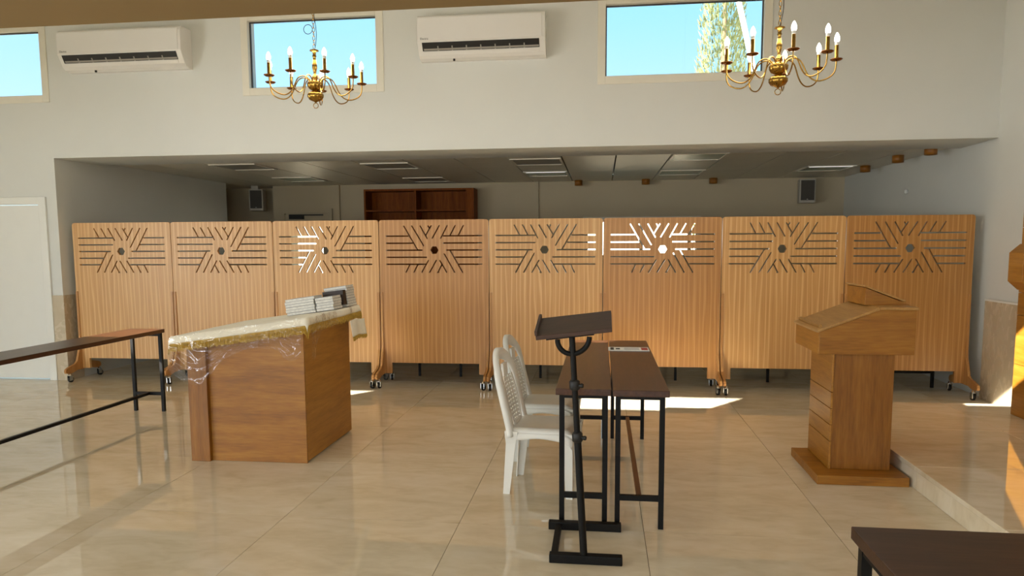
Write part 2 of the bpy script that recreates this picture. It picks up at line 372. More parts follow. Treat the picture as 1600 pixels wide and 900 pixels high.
def build_shell():
    WZ0, WZ1 = 3.215, 4.02
    holes = [(a, b, WZ0, WZ1) for a, b in HALL_WIN] + [(OPL, XR, 0, SOF), (-7.35, -6.42, 0, 2.06)]
    wall_holes('wall_back', 'y', YW, YW + .25, XL, XR, 0, HC, holes, M['wall'])
    labs = ['high window at the far left edge', 'high window behind the left chandelier', 'high window showing a cypress and a white pole']
    for i, (a, b) in enumerate(HALL_WIN): window(i + 1, a, b, WZ0, WZ1, YW, -1, label=labs[i])
    struct(MB().box(OPL, XR + .02, YW + .25, 8.38, SOF, 2.9).build('trim_1', M['wall']), 'deep soffit beam over the wide opening')
    # opposite clerestory wall
    holes = [(a - .1, b, 2.61, 3.2) for a, b in SUN_WIN]
    wall_holes('wall_front', 'y', YS - .1, YS, XL, XR, 2.558, HC, holes, M['wall'])
    for i, (a, b) in enumerate(SUN_WIN): window(4 + i, a - .1, b, 2.61, 3.2, YS, 1, fw=.045)
    struct(MB().box(XL, XR, YB, YS, 2.543, 2.558).build('ceiling_low', M['soffit']), 'low ceiling edge nearest the viewer, brown from painted-in shade')
    struct(MB().box(XL - .2, XR + .4, YB - .2, YS - .1, 2.558, 2.595).build('roof_low', M['wall']))
    struct(MB().box(XL - .2, XR + .4, YS - .1, YW + .25, HC, HC + .2).build('ceiling', M['ceil']))
    struct(MB().box(XR, XR + .4, YB, YW, 0, HC).build('wall_right', M['wall']), 'white side wall at the right')
    wall_holes('wall_left', 'x', XL - .2, XL, YB, YW + .25, 0, HC, [(y - 1.0, y + 1.0, .7, 2.4) for y in LWIN], M['wall'])
    for i, y in enumerate(LWIN):  # unseen windows, added to frame the left fill lamps
        w = struct(bpy.data.objects.new('window_%d' % (9 + i), None)); COL.objects.link(w)
        MB().box(XL - .06, XL + .01, y - 1.0, y - .94, .7, 2.4).box(XL - .06, XL + .01, y + .94, y + 1.0, .7, 2.4).box(XL - .06, XL + .01, y - .94, y + .94, .7, .76).box(XL - .06, XL + .01, y - .94, y + .94, 2.34, 2.4).build('window_frame', M['frame'], w)
        MB().box(XL - .04, XL - .034, y - .94, y + .94, .76, 2.34).build('pane', M['glass'], w)
    wall_holes('wall_behind', 'y', YB - .2, YB, XL, XR, 0, 2.543, [(x - 1.1, x + 1.1, .65, 2.35) for x in RWIN], M['wall'])
    for i, x in enumerate(RWIN): window(11 + i, x - 1.1, x + 1.1, .65, 2.35, YB, 1)  # unseen rear windows, added behind the fill lamps
    # back room
    struct(MB().box(OPL - .25, OPL, YW + .25, 11.39, 0, 2.7).build('wall_left_rear', M['wall']))
    struct(MB().box(XR + .02, XR + .4, YW, 12.35, 0, 2.7).build('wall_right_rear', M['wall']))
    bw = [(-5.40, -4.82, .95, 1.96), (-.28, 1.58, 1.33, 1.98)]
    wall_holes('wall_rear', 'y', YR, YR + .25, -5.72, XR + .02, 0, 2.7, bw, M['wall_back'])
    w = window(8, *bw[1], YR, -1, fw=.04)
    for x in (.65, 1.43): MB().box(x - .03, x + .03, YR + .0, YR + .08, 1.37, 1.94).build('mullion', M['frame'], w)
    struct(MB().box(-7.6, -5.70, 12.5, 12.6, 0, 2.7).build('wall_recess', M['wall_back']))
    struct(MB().box(-7.8, -7.6, 11.2, 12.6, 0, 2.7).build('wall_recess_side', M['wall_back']))
    struct(MB().box(-7.6, -6.45, 11.19, 11.39, 0, 2.7).build('wall_recess_near', M['wall_back']))
    struct(MB().box(-5.72, -5.70, 12.35, 12.5, 0, 2.7).build('wall_recess_end', M['wall_back']))
    struct(MB().box(-4.58, -4.5, YR - .05, YR, 0, 2.6).build('trim_2', M['wall_back'])); struct(MB().box(-1.45, -1.05, YR - .04, YR, 0, 2.6).build('trim_3', M['wall_back']))
    c = struct(MB().box(-7.8, XR + .4, YW + .25, 12.6, 2.75, 2.9).build('ceiling_rear', M['grout']), 'dim plank ceiling of the rear room')
    w = .648; k = -10; x = .163 + w * -10
    while x < XR + .02:
        a, b = max(x, OPL), min(x + w, XR + .02)
        if b - a > .02:
            MB().box(a + .009, b - .009, 8.38, YR, 2.6, 2.62).build('ceiling_plank', M['plank'], c)
        x += w
    struct(MB().box(-7.6, OPL, 11.4, 12.5, 2.6, 2.62).build('ceiling_recess', M['plank'])); struct(MB().box(OPL, -5.72, YR, 12.5, 2.6, 2.62).build('ceiling_recess_end', M['plank']))
    # wainscots
    struct(MB().box(-6.40, OPL + .012, YW - .012, YW, 0, 1.0).box(OPL, OPL + .012, YW, YW + .25, 0, 1.0).build('trim_4', M['stone'], bevel=.002), 'stone wainscot beside the white door')
    b = struct(MB().box(XR - .03, XR, 6.63, YW, .0, 1.0).build('trim_5', M['stone'], bevel=.002), 'stone wainscot on the right wall')
    MB().box(XR - .034, XR - .03, 6.63, YW, .985, 1.004).build('edge_strip', M['white'], b)
    # white door on the left
    d = struct(bpy.data.objects.new('door_1', None), 'white door at the far left'); COL.objects.link(d)
    MB().box(-7.35, -6.42, YW + .03, YW + .075, .01, 2.04).build('door_leaf', M['white'], d, bevel=.003)
    MB().box(-6.42, -6.33, YW - .025, YW + .03, 0, 2.13).box(-7.44, -7.35, YW - .025, YW + .03, 0, 2.13).box(-7.35, -6.42, YW - .025, YW + .03, 2.05, 2.13).build('door_frame', M['white'], d, bevel=.004)
    # rear door with closer
    d = struct(bpy.data.objects.new('door_2', None), 'grey rear door with a closer'); COL.objects.link(d)
    MB().box(-5.5, -5.40, YR - .03, YR - .001, .01, 2.1).box(-4.82, -4.72, YR - .03, YR - .001, .01, 2.1).box(-5.40, -4.82, YR - .03, YR - .001, .01, .95).box(-5.40, -4.82, YR - .03, YR - .001, 1.96, 2.1).build('door_leaf', M['wall_back'], d)
    MB().box(-5.40, -4.82, YR - .018, YR - .012, .95, 1.96).build('pane', M['glass'], d)
    MB().box(-5.58, -5.5, YR - .05, YR, 0, 2.2).box(-4.72, -4.64, YR - .05, YR, 0, 2.2).box(-5.5, -4.72, YR - .05, YR, 2.12, 2.2).build('door_frame', M['wall_back'], d)
    MB().box(-5.4, -5.15, YR - .1, YR - .03, 2.02, 2.1).build('door_closer', M['black'], d); MB().bar((-5.2, YR - .08, 2.09), (-4.8, YR - .05, 2.09), .02).build('closer_arm', M['black'], d)
build_shell()

def build_outside():
    struct(MB().box(-60, 60, -60, 60, -.6, -.3).build('ground', M['ground']))
    struct(MB().box(-14, 14, 26, 26.3, -.3, 3.2).build('boundary_wall', M['wall']))
    t = thing('cypress_tree', 'tall pale cypress outside the right high window', 'tree', (2.22, 14.2, -.3))
    MB().tube([(0, 0, 0), (0, 0, 4), (.03, 0, 7)], [.12, .08, .02], 8).build('trunk', M['bark'], t)
    mb = MB(); rnd = random.Random(3)
    for k in range(7000):
        z = rnd.uniform(.6, 8.6); R = .52 * (1 - ((z - 3.0) / 6.2) ** 2 if z > 3 else 1 - ((3 - z) / 3.4) ** 2)
        a = rnd.uniform(0, 2*PI); r = max(R, .02) * math.sqrt(rnd.uniform(.35, 1)) * (1 + .12 * math.sin(5 * a + z * 3))
        c = Vector((r * math.cos(a), r * math.sin(a), z)); s = rnd.uniform(.03, .07)
        d = Vector((math.cos(a) * .35 + rnd.uniform(-.3, .3), math.sin(a) * .35 + rnd.uniform(-.3, .3), 1)).normalized(); e = d.orthogonal().normalized() * s * .4
        mb.add([c - e, c + e, c + d * s * 2], [(0, 1, 2)])
    o = mb.build('foliage', M['leaf'], t); o['kind'] = 'stuff'
    MB().tube([(2.02, 13.5, 7.2), (2.78, 13.5, 4.1), (3.75, 13.5, -.3)], .05, 12).build('leaning_pole', M['white'])
    tag(bpy.data.objects['leaning_pole'], 'white pole leaning in front of the cypress outside', 'pole')
build_outside()

# ------------------------------------------------------------------ screens
SW = 1.2285
def slot_mesh():
    Z = lambda x, y: ((x - 795) / 1246, -(y - 30) / 1246)
    segs = [((122,250),(665,250)), ((122,347),(663,347)), ((125,443),(622,443)), ((125,540),(500,540)), ((122,635),(450,635)),
            ((1140,250),(1460,250)), ((1080,347),(1460,347)), ((945,443),(1460,443)), ((888,540),(1460,540)), ((905,635),(1460,635)),
            ((375,108),(450,247)), ((488,108),(563,247)), ((598,108),(695,290)), ((708,108),(812,287)), ((820,108),(905,250)), ((868,108),(848,146)),
            ((980,108),(878,290)), ((1095,108),(930,388)), ((1208,108),(1015,443)),
            ((562,450),(392,750)), ((648,490),(502,750)), ((712,578),(612,750)), ((680,640),(735,745)), ((718,745),(748,745)),
            ((755,578),(855,750)), ((865,578),(965,750)), ((1018,640),(1075,750)), ((1130,640),(1185,750))]
    mb = MB(); w = .0072
    for k, (a, b) in enumerate(segs):
        ax, az = Z(*a); bx, bz = Z(*b); d = Vector((bx - ax, bz - az)).normalized(); n = Vector((-d.y, d.x)) * w
        e = .0007 * (k % 5)
        mb.prism([(ax + n.x, az + n.y), (ax - n.x, az - n.y), (bx - n.x, bz - n.y), (bx + n.x, bz + n.y)], 'y', -.1 - e, .1 + e)
    cx, cz = Z(783, 443)
    mb.prism([(cx + .047 * math.cos(k * PI / 3), cz + .047 * math.sin(k * PI / 3)) for k in range(6)], 'y', -.11, .11)
    return mb
def board_mesh():
    w = SW / 2 - .004; r = .03; top = 1.835
    poly = [(-w, .13), (-w + .115, .13), (-w + .115, .25), (w - .115, .25), (w - .115, .13), (w, .13)]
    poly += [(w - r + r * math.cos(a), top - r + r * math.sin(a)) for a in [k * PI / 8 for k in range(5)]]
    poly += [(-w + r - r * math.sin(a), top - r + r * math.cos(a)) for a in [k * PI / 8 for k in range(5)]]
    b = link('board_tmp', MB().prism(poly, 'y', -.016, .016).mesh('board'), None)
    cut = slot_mesh(); cut.v = [(x, y, z + top) for x, y, z in cut.v]
    c = link('cut_tmp', cut.mesh('cut'), None)
    md = b.modifiers.new('cut', 'BOOLEAN'); md.object = c; md.solver = 'EXACT'; md.use_self = True
    dg = bpy.context.evaluated_depsgraph_get(); me = bpy.data.meshes.new_from_object(b.evaluated_get(dg))
    bpy.data.objects.remove(b); bpy.data.objects.remove(c)
    return me
def build_screens():
    meA = board_mesh(); meB = meA.copy()
    meB.transform(Matrix.Scale(-1, 4, (1, 0, 0))); meB.flip_normals()
    meA.materials.clear(); meB.materials.clear(); meA.materials.append(M['oakA']); meB.materials.append(M['oakB'])
    half = [(.026, 1.04), (.030, .46), (.038, .40), (.06, .34), (.085, .27), (.10, .225), (.13, .20), (.19, .185), (.25, .17), (.285, .155), (.295, .13), (.285, .105), (.24, .098), (.2, .098), (.15, .108), (.12, .12)]
    poly = [(-y, z) for y, z in half[::-1]] + [(y, z) for y, z in half]
    foot = MB().prism(poly, 'x', -.0125, .0125).mesh('foot'); foot.materials.append(M['oakfoot'])
    fork = MB().lathe([(0, .1), (.016, .1), (.016, .085), (.022, .083), (.022, .076), (0, .076)], n=12).box(-.022, -.017, -.018, .022, .022, .078).box(.017, .022, -.018, .022, .022, .078).mesh('caster'); fork.materials.append(M['chrome'])
    wm = MB(); wm.lathe([(0, -.014), (.02, -.014), (.0335, -.011), (.0335, .011), (.02, .014), (0, .014)], n=18)
    wm.v = [(z, x + .008, y + .0335) for x, y, z in wm.v]; wheel = wm.mesh('wheel'); wheel.materials.append(M['black'])
    labs = ['oak screen at the far left end, beside the white door', 'second oak screen from the left end of the row', 'third oak screen from left, behind the stacked books',
            'fourth oak screen from left, warmer veneer, between book desk and plastic chairs', 'fifth oak screen from left, directly behind the plastic chairs',
            'sixth oak screen from left, warmer veneer, bright daylight through its slots', 'seventh oak screen from left, just left of the lectern',
            'oak screen at the far right end, behind the lectern']
    x = -6.127
    for i in range(8):
        cx = x + SW * (i + .5); B = i in (3, 5, 7)
        t = thing('room_divider_screen', labs[i], 'room divider', (cx, 7.73 + (.006 if B else 0), 0), 0, 'row of wheeled oak divider screens')
        link('panel', meB if B else meA, None, t)
        for s in (-1, 1):
            link('foot', foot, None, t, loc=(s * (SW / 2 - .018), 0, 0))
            for y in (-.245, .245):
                c = link('caster', fork, None, t, loc=(s * (SW / 2 - .038), y, 0)); c.rotation_euler = (0, 0, random.uniform(-.5, .5))
                link('wheel', wheel, None, c)
build_screens()

# ------------------------------------------------------------------ tables
def table(label, x0, x1, y0, y1, along, topm, H=.785, group='narrow dark tables on black steel legs', th=.035, inset=.03, iy=None):
    cx, cy = (x0 + x1) / 2, (y0 + y1) / 2
    t = thing('narrow_table', label, 'table', (cx, cy, 0), 0, group)
    a, b = (x1 - x0) / 2, (y1 - y0) / 2
    MB().box(-a, a, -b, b, H - th, H).build('table_top', topm, t, bevel=.003)
    lx, ly = a - inset, b - (iy or inset)
    for sx in (-1, 1):
        for sy in (-1, 1):
            MB().box(sx * lx - .014, sx * lx + .014, sy * ly - .014, sy * ly + .014, 0, H - th).build('leg', M['iron'], t)
    for s in (-1, 1):
        if along == 'y':
            MB().box(-lx + .014, lx - .014, s * ly - .012, s * ly + .012, .155, .185).build('crossbar', M['iron'], t)
            MB().box(-lx + .014, lx - .014, s * ly - .012, s * ly + .012, H - th - .03, H - th).build('apron', M['iron'], t)
        else:
            MB().box(s * lx - .012, s * lx + .012, -ly + .014, ly - .014, .155, .185).build('crossbar', M['iron'], t)
            MB().box(s * lx - .012, s * lx + .012, -ly + .014, ly - .014, H - th - .03, H - th).build('apron', M['iron'], t)
    if along == 'y': MB().box(-.014, .014, -ly + .012, ly - .012, .158, .182).build('stretcher', M['brownslat'], t)
    else: MB().box(-lx + .012, lx - .012, -.014, .014, .158, .182).build('stretcher', M['iron'], t)
    return t
def drop(t, kind):
    for ch in list(t.children):
        if ch.name.startswith(kind): bpy.data.objects.remove(ch)
def build_tables():
    drop(table('narrow dark table beside the plastic chairs, left of the pair', -.24, .057, 3.80, 5.79, 'y', M['walnut'], iy=.085), 'stretcher')
    table('narrow dark table with the printed leaflet, right of the pair', .066, .363, 3.79, 5.80, 'y', M['walnut'], iy=.085)
    t = table('long narrow dark table running off the left edge', -4.43, -4.085, 3.2, 6.26, 'y', M['walnut'])
    for ch in t.children:
        if ch.name.startswith('stretcher'): ch.data.materials.clear(); ch.data.materials.append(M['iron'])
    table('dark table top in the lower right corner', .684, 1.90, 1.45, 1.996, 'x', M['walnutx'])
    for x, l in ((-1.9, 'dark table behind the fourth screen, only its legs showing'), (.6, 'dark table behind the sixth screen, only its legs showing'), (2.12, 'dark table behind the seventh screen, only its legs showing'), (3.3, 'dark table behind the last screen, only its legs showing'), (-.45, 'dark table behind the fifth screen, only its legs showing')):
        table(l, x - .28, x + .28, 8.25 if x < 3 else 8.1, 9.5, 'y', M['walnut'], H=.74)
    table('dark table behind the first screen, only its legs showing', -5.2, -4.75, 8.3, 9.6, 'y', M['walnut'], H=.5)
    o = thing('leaflet', 'printed white leaflet with red corner on the right dark table', 'leaflet', (.2, 5.3, .786))
    MB().box(-.145, .15, -.085, .085, 0, .004).build('sheet', M['paper'], o)
    MB().box(.095, .14, -.06, .06, .004, .0046).build('red_print_block', M['red'], o); MB().box(-.13, -.105, -.06, .06, .004, .0046).build('dark_print_block', M['ink'], o)
    MB().box(-.09, -.06, -.03, .03, .004, .0046).build('emblem_print', M['ink'], o)
    for k in range(4): MB().box(-.03, .08, -.05 + k * .03, -.04 + k * .03, .004, .0045).build('text_line', M['cover'], o)
build_tables()

# ------------------------------------------------------------------ book desk (left) with cloth
def topz(x): return .915 + (x + 3.02) * .142
def build_desk():
    x0, x1, y0, y1 = -2.955, -2.085, 4.80, 5.72
    t = thing('reading_desk', 'oak reading desk under the fringed ivory cloth and books', 'desk', ((x0 + x1) / 2, (y0 + y1) / 2, 0))
    ox, oy = (x0 + x1) / 2, (y0 + y1) / 2
    def hx(name, a, b, c, d, m, z0=0.0, dz=0):
        A, B, Cc, D = a - ox, b - ox, c - oy, d - oy
        MB().hexa([(A, Cc, z0), (B, Cc, z0), (B, D, z0), (A, D, z0)], [(A, Cc, topz(a) + dz), (B, Cc, topz(b) + dz), (B, D, topz(b) + dz), (A, D, topz(a) + dz)]).build(name, m, t, bevel=.003)
    hx('side_post', x0, x0 + .145, y0 - .03, y0 + .02, M['deskz'], 0, -.03)
    hx('front_panel', x0 + .145, x1, y0, y0 + .02, M['deskx'], 0, -.03)
    hx('side_panel', x1 - .02, x1 + .001, y0 + .02, y1, M['desky'], .012, -.03)
    hx('back_panel', x0, x1 - .02, y1 - .02, y1, M['deskx'], 0, -.03)
    hx('side_panel', x0, x0 + .02, y0 + .02, y1 - .02, M['desky'], 0.3, -.03)
    MB().box(x0 + .02 - ox, x1 - .025 - ox, y0 + .025 - oy, y1 - .025 - oy, .0, .012).build('plinth', M['black'], t)
    a, b, c, d = -3.03 - ox, -2.03 - ox, 4.72 - oy, 5.80 - oy
    za, zb = topz(-3.03), topz(-2.03)
    MB().hexa([(a, c, za - .028), (b, c, zb - .028), (b, d, zb - .028), (a, d, za - .028)], [(a, c, za), (b, c, zb), (b, d, zb), (a, d, za)]).build('desk_top', M['desktop'], t, bevel=.003)
    # cloth
    cl = thing('tablecloth', 'ivory cloth with gold fringe draped over the reading desk', 'tablecloth', ((a + b) / 2 + ox, (c + d) / 2 + oy, 0))
    cx, cy = cl.location.x, cl.location.y
    X0, X1, Y0, Y1 = -3.035, -2.025, 4.715, 5.805; dr = .052
    def cpt(px, py, ext=0, off=0):
        # flat cloth coordinate -> draped position
        qx = min(max(px, X0), X1); qy = min(max(py, Y0), Y1); dx, dy = px - qx, py - qy; dd = math.hypot(dx, dy)
        nx = noise.noise((px * 4, py * 4, 1)); z = topz(qx) + .005 + .004 * max(0, noise.noise((px * 7, py * 7, 3))) - dd
        o = .012 + off + .012 * nx * min(1, dd / .05) + (.10 * dd if dd else 0)
        vx = (dx / dd * o) if dd else 0; vy = (dy / dd * o) if dd else 0
        if dd and dd < .02: k = dd / .02; z += .0; vx *= k; vy *= k
        if abs(dx) > 1e-6 and abs(dy) > 1e-6: z -= .5 * min(abs(dx), abs(dy))
        return Vector((qx + vx - cx, qy + vy - cy, z))
    n = 64
    def clothfn(u, v): return cpt(X0 - dr + u * (X1 - X0 + 2 * dr), Y0 - dr + v * (Y1 - Y0 + 2 * dr))
    MB().grid(clothfn, n, n).build('cloth', M['cloth'], cl, solid=.003)
    # gold fringe: hanging strands all round the hem
    def strands(pts, name, length=.058):
        mb = MB(); rnd = random.Random(5)
        for p, q, out in pts:
            d = (q - p); L = d.length; m_ = max(1, int(L / .006)); d.normalize()
            for k in range(m_):
                s = p + d * (k + .5) * L / m_; w = d * .0034; l = length * rnd.uniform(.85, 1.08); e = out * rnd.uniform(-.002, .008)
                mb.add([s - w + out * .003, s + w + out * .003, s + w + e + Vector((0, 0, -l)), s - w + e + Vector((0, 0, -l)), s + out * .008 + Vector((0, 0, -l * .5))], [(0, 1, 4), (1, 2, 4), (2, 3, 4), (3, 0, 4)])
                mb.add([s - w, s + w, s + w + e + Vector((0, 0, -l)), s - w + e + Vector((0, 0, -l))], [(0, 1, 2, 3)])
        o = mb.build(name, M['fringe'], cl); o['kind'] = 'stuff'
    hem = []
    seq = []
    for k in range(81): seq.append((X0 - dr + k / 80 * (X1 - X0 + 2 * dr), Y0 - dr))
    for k in range(1, 81): seq.append((X1 + dr, Y0 - dr + k / 80 * (Y1 - Y0 + 2 * dr)))
    for k in range(1, 81): seq.append((X1 + dr - k / 80 * (X1 - X0 + 2 * dr), Y1 + dr))
    for k in range(1, 81): seq.append((X0 - dr, Y1 + dr - k / 80 * (Y1 - Y0 + 2 * dr)))
    P = [cpt(*s) for s in seq]
    for p, q in zip(P, P[1:]):
        mid = (p + q) / 2; out = Vector((mid.x / abs(X1 - X0), mid.y / abs(Y1 - Y0), 0)); out = Vector((math.copysign(1, mid.x), 0, 0)) if abs(out.x) > abs(out.y) else Vector((0, math.copysign(1, mid.y), 0))
        hem.append((p, q, out))
    strands(hem, 'fringe')
    # rear flap hanging at the far right corner
    def flap(u, v): return Vector((X1 + .03 + .012 * math.sin(u * 7) - cx + .02 * v, Y1 - .30 + u * .32 - cy, topz(X1) - .10 - v * .13 + .01 * math.sin(u * 5)))
    MB().grid(flap, 16, 8).build('corner_flap', M['cloth'], cl, solid=.003)
    fp = [flap(k / 12, 1) for k in range(13)]; strands([(p, q, Vector((1, 0, 0))) for p, q in zip(fp, fp[1:])], 'flap_fringe', .035)
    # thin gold stripes across the cloth
    for yv in (4.99, 5.015, 5.56, 5.585):
        mb = MB(); pts = [cpt(X0 + .55 + k / 30 * (X1 - X0 - .55 + dr * .95), yv) for k in range(31)]
        for p, q in zip(pts, pts[1:]):
            up = Vector((.006, 0, .006)); mb.add([p + up + Vector((0, -.003, 0)), q + up + Vector((0, -.003, 0)), q + up + Vector((0, .003, 0)), p + up + Vector((0, .003, 0))], [(0, 1, 2, 3)])
        mb.build('stripe', M['band'], cl)
    # clear film hanging over the front
    fm = thing('plastic_film', 'clear crinkled plastic film hanging over the desk front', 'plastic sheet', (cx, cy, 0))
    def crease(a, b, c): return 1 - abs(noise.noise((a, b, c))) * 2.4
    def film_front(u, v):
        x = X0 + .02 + u * (X1 - X0 - .03)
        drop = .16 + .20 * math.exp(-((u - .2) / .22) ** 2) + .14 * math.exp(-((u - .93) / .1) ** 2) + .03 * noise.noise((u * 6, 2, 0))
        z = topz(x) + .012 - v * drop
        k = min(1, v * 3)
        y = Y0 - .055 - .02 * v - .03 * math.exp(-((u - .22) / .16) ** 2) * math.sin(v * PI) + k * (.022 * noise.noise((u * 7 + v * 3, v * 2.5, 4)) - .014 * crease(u * 8 - v * 4, v * 4, 7) + .006 * noise.noise((u * 30, v * 12, 7)))
        return Vector((x - cx, y - cy, z))
    MB().grid(film_front, 90, 40).build('front_drape', M['film'], fm)
    def film_side(u, v):
        y = Y0 - .03 + u * .5; drop = .10 + .2 * math.exp(-(u / .22) ** 2)
        return Vector((X1 + .04 + .012 * v + .012 * noise.noise((u * 9, v * 3, 9)) + .01 * noise.noise((u * 24, v * 9, 2)) - cx, y - cy, topz(X1) + .01 - v * drop))
    MB().grid(film_side, 50, 30).build('side_drape', M['film'], fm)
    # books
    def book(x, y, z, w, d, h, label, cat_group, cov=M['cover'], pg=M['pages'], tilt=True, rz=0):
        b = thing('book', label, 'book', (x, y, z), rz, cat_group); b.rotation_euler = (0, -math.atan(.142) if tilt else 0, rz)
        MB().box(-w/2 + .002, w/2 - .002, -d/2 + .002, d/2 - .002, .0012, h - .0012).build('pages', pg, b)
        MB().box(-w/2, w/2, -d/2, d/2, 0, .0012).box(-w/2, w/2, -d/2, d/2, h - .0012, h).build('cover', cov, b)
    rnd = random.Random(2)
    def stack(x, y, n, w, d, h, names, zoff=0):
        z = topz(x) + .012 + zoff
        for k in range(n):
            nm = 'lowest' if k == 0 else 'topmost' if k == n - 1 else ['second', 'third', 'fourth', 'fifth', 'sixth', 'seventh'][k - 1]
            book(x - .0 + rnd.uniform(-.005, .005) - k * h * .142, y + rnd.uniform(-.005, .005), z + k * (h + .0006), w, d, h, names % nm, 'paperback books piled on the reading desk', rz=rnd.uniform(-.03, .03))
    stack(-2.33, 5.42, 6, .24, .17, .0205, 'white paperback, %s of the front left pile on desk')
    stack(-2.128, 5.43, 5, .145, .18, .0205, 'white paperback, %s of the front right pile on desk')
    stack(-2.13, 5.69, 8, .19, .19, .0205, 'white paperback, %s of the tall rear pile on desk')
    b = thing('book', 'thick dark brown book standing behind the front right pile', 'book', (-2.13, 5.556, topz(-2.13) + .035)); b.rotation_euler = (0, -.12, -.1)
    MB().box(-.085, .085, -.02, .02, .002, .115).build('pages', M['pages'], b); MB().box(-.09, .09, -.024, -.0205, 0, .118).box(-.09, .09, .0205, .024, 0, .118).box(.085, .09, -.0205, .0205, 0, .118).build('cover', M['darkcover'], b)
build_desk()

# ------------------------------------------------------------------ lectern (right)
def build_lectern():
    t = thing('wooden_lectern', 'oak lectern with slanted top at the platform edge', 'lectern', (1.69, 5.05, 0))
    ox, oy = 1.69, 5.05
    def B(name, x0, x1, y0, y1, z0, z1, m, bv=.003): return MB().box(x0 - ox, x1 - ox, y0 - oy, y1 - oy, z0, z1).build(name, m, t, bevel=bv)
    B('plinth', 1.40, 1.965, 4.73, 5.38, 0, .06, M['deskx'])
    B('column', 1.522, 1.90, 4.885, 5.34, .06, .845, M['deskz'])
    zz = [.06, .25, .36, .47, .58, .845]
    for a, b in zip(zz, zz[1:]): B('slat', 1.508, 1.5225, 4.875, 5.35, a + .002, b - .002, M['desky'], .002)
    poly = [(1.413, .838), (1.998, .838), (1.998, 1.128), (1.775, 1.128), (1.413, .985)]
    y0, y1 = 4.835, 5.38
    MB().prism([(x - ox, z) for x, z in poly], 'y', y0 - oy, y1 - oy).build('head_box', M['deskx'], t, bevel=.002)
    # left face board of the head, slanted top, flat top
    B('head_end_board', 1.404, 1.4135, y0, y1, .84, .985, M['desky'], .001)
    def slab(name, a, b, th, m, ya=y0 - .012, yb=y1 + .012):
        (xa, za), (xb, zb) = a, b; d = Vector((xb - xa, zb - za)).normalized(); n = Vector((-d.y, d.x)) * th
        MB().prism([(xa - ox, za), (xb - ox, zb), (xb + n.x - ox, zb + n.y), (xa + n.x - ox, za + n.y)], 'y', ya - oy, yb - oy).build(name, m, t, bevel=.003)
    slab('slanted_top', (1.395, .979), (1.775, 1.129), .018, M['desktop'])
    slab('flat_top', (1.775, 1.129), (2.008, 1.129), .018, M['desktop'])
    slab('book_ledge', (1.415, 1.005), (1.437, 1.0137), .022, M['desktop'], y0 + .03, y1 - .03)
    # low raised box on the far half of the flat top
    MB().prism([(1.74 - ox, 1.146), (2.03 - ox, 1.146), (1.98 - ox, 1.165), (1.74 - ox, 1.262)], 'y', 5.0 - oy, 5.36 - oy).build('raised_box', M['deskx'], t, bevel=.002)
    slab('raised_lid', (1.73, 1.268), (1.99, 1.168), .012, M['desktop'], 4.99, 5.37)
build_lectern()

# ------------------------------------------------------------------ music-stand lectern
def build_stand():
    t = thing('book_stand', 'dark metal book stand with tilted board in the foreground', 'book stand', (-.08, 3.6, 0))
    o = Vector((-.08, 3.6, 0)); V = lambda x, y, z: Vector((x, y, z)) - o
    MB().bar(V(-.245, 3.40, .022), V(.112, 3.40, .022), .045, .044).build('base_bar', M['iron'], t, bevel=.004)
    MB().bar(V(-.278, 3.815, .022), V(.117, 3.815, .022), .045, .044).build('base_bar', M['iron'], t, bevel=.004)
    MB().bar(V(-.222, 3.4225, .022), V(-.222, 3.7925, .022), .032, .03).build('side_rail', M['iron'], t)
    pt = lambda z: (-.073 - .06 * z / 1.05, 3.40, z)
    MB().tube([V(*pt(.03)), V(*pt(.64))], .018, 14).build('lower_post', M['iron'], t)
    MB().tube([V(*pt(.6)), V(*pt(1.12))], .0145, 14).build('upper_post', M['iron'], t)
    for z in (.631, .886):
        MB().tube([V(*pt(z - .025)), V(*pt(z - .018)), V(*pt(z + .018)), V(*pt(z + .025))], [.019, .026, .026, .019], 14).build('collar', M['black'], t)
        x = pt(z)[0]; MB().tube([V(x + .02, 3.39, z), V(x + .036, 3.385, z), V(x + .042, 3.383, z)], [.007, .012, .009], 10).build('clamp_knob', M['black'], t)
    # fork
    cx, cz = -.130, 1.118
    arc = [V(cx - .076 * math.cos(a), 3.40, cz - .006 - .076 * math.sin(a) + .1 * (-.076 * math.cos(a))) for a in [PI * k / 18 for k in range(19)]]
    MB().tube(arc, .0125, 10).build('fork', M['iron'], t)
    # board: tilted about the y axis (left edge low)
    a0, a1 = (-.305, 1.105), (.052, 1.148)
    d = Vector((a1[0] - a0[0], a1[1] - a0[1])).normalized(); n = Vector((-d.y, d.x))
    tl = .21
    def quad(x0, x1, h0, h1, ya, yb, nm, m, bv=.002):
        p = [Vector(a0) + d * x0 + n * h0, Vector(a0) + d * x1 + n * h0, Vector(a0) + d * x1 + n * h1, Vector(a0) + d * x0 + n * h1]
        f = [(k.x - o.x, ya - o.y, k.y + (ya - 3.355) * tl) for k in p]; b = [(k.x - o.x, yb - o.y, k.y + (yb - 3.355) * tl) for k in p]
        MB().hexa([f[0], f[1], b[1], b[0]], [f[3], f[2], b[2], b[3]]).build(nm, m, t, bevel=bv)
    quad(.0, .36, 0, .020, 3.355, 3.63, 'board', M['walnutx'])
    quad(-.004, .010, .020, .042, 3.358, 3.628, 'book_ledge', M['walnutx'])
    quad(.045, .275, -.012, 0, 3.375, 3.425, 'bracket', M['iron'])
build_stand()

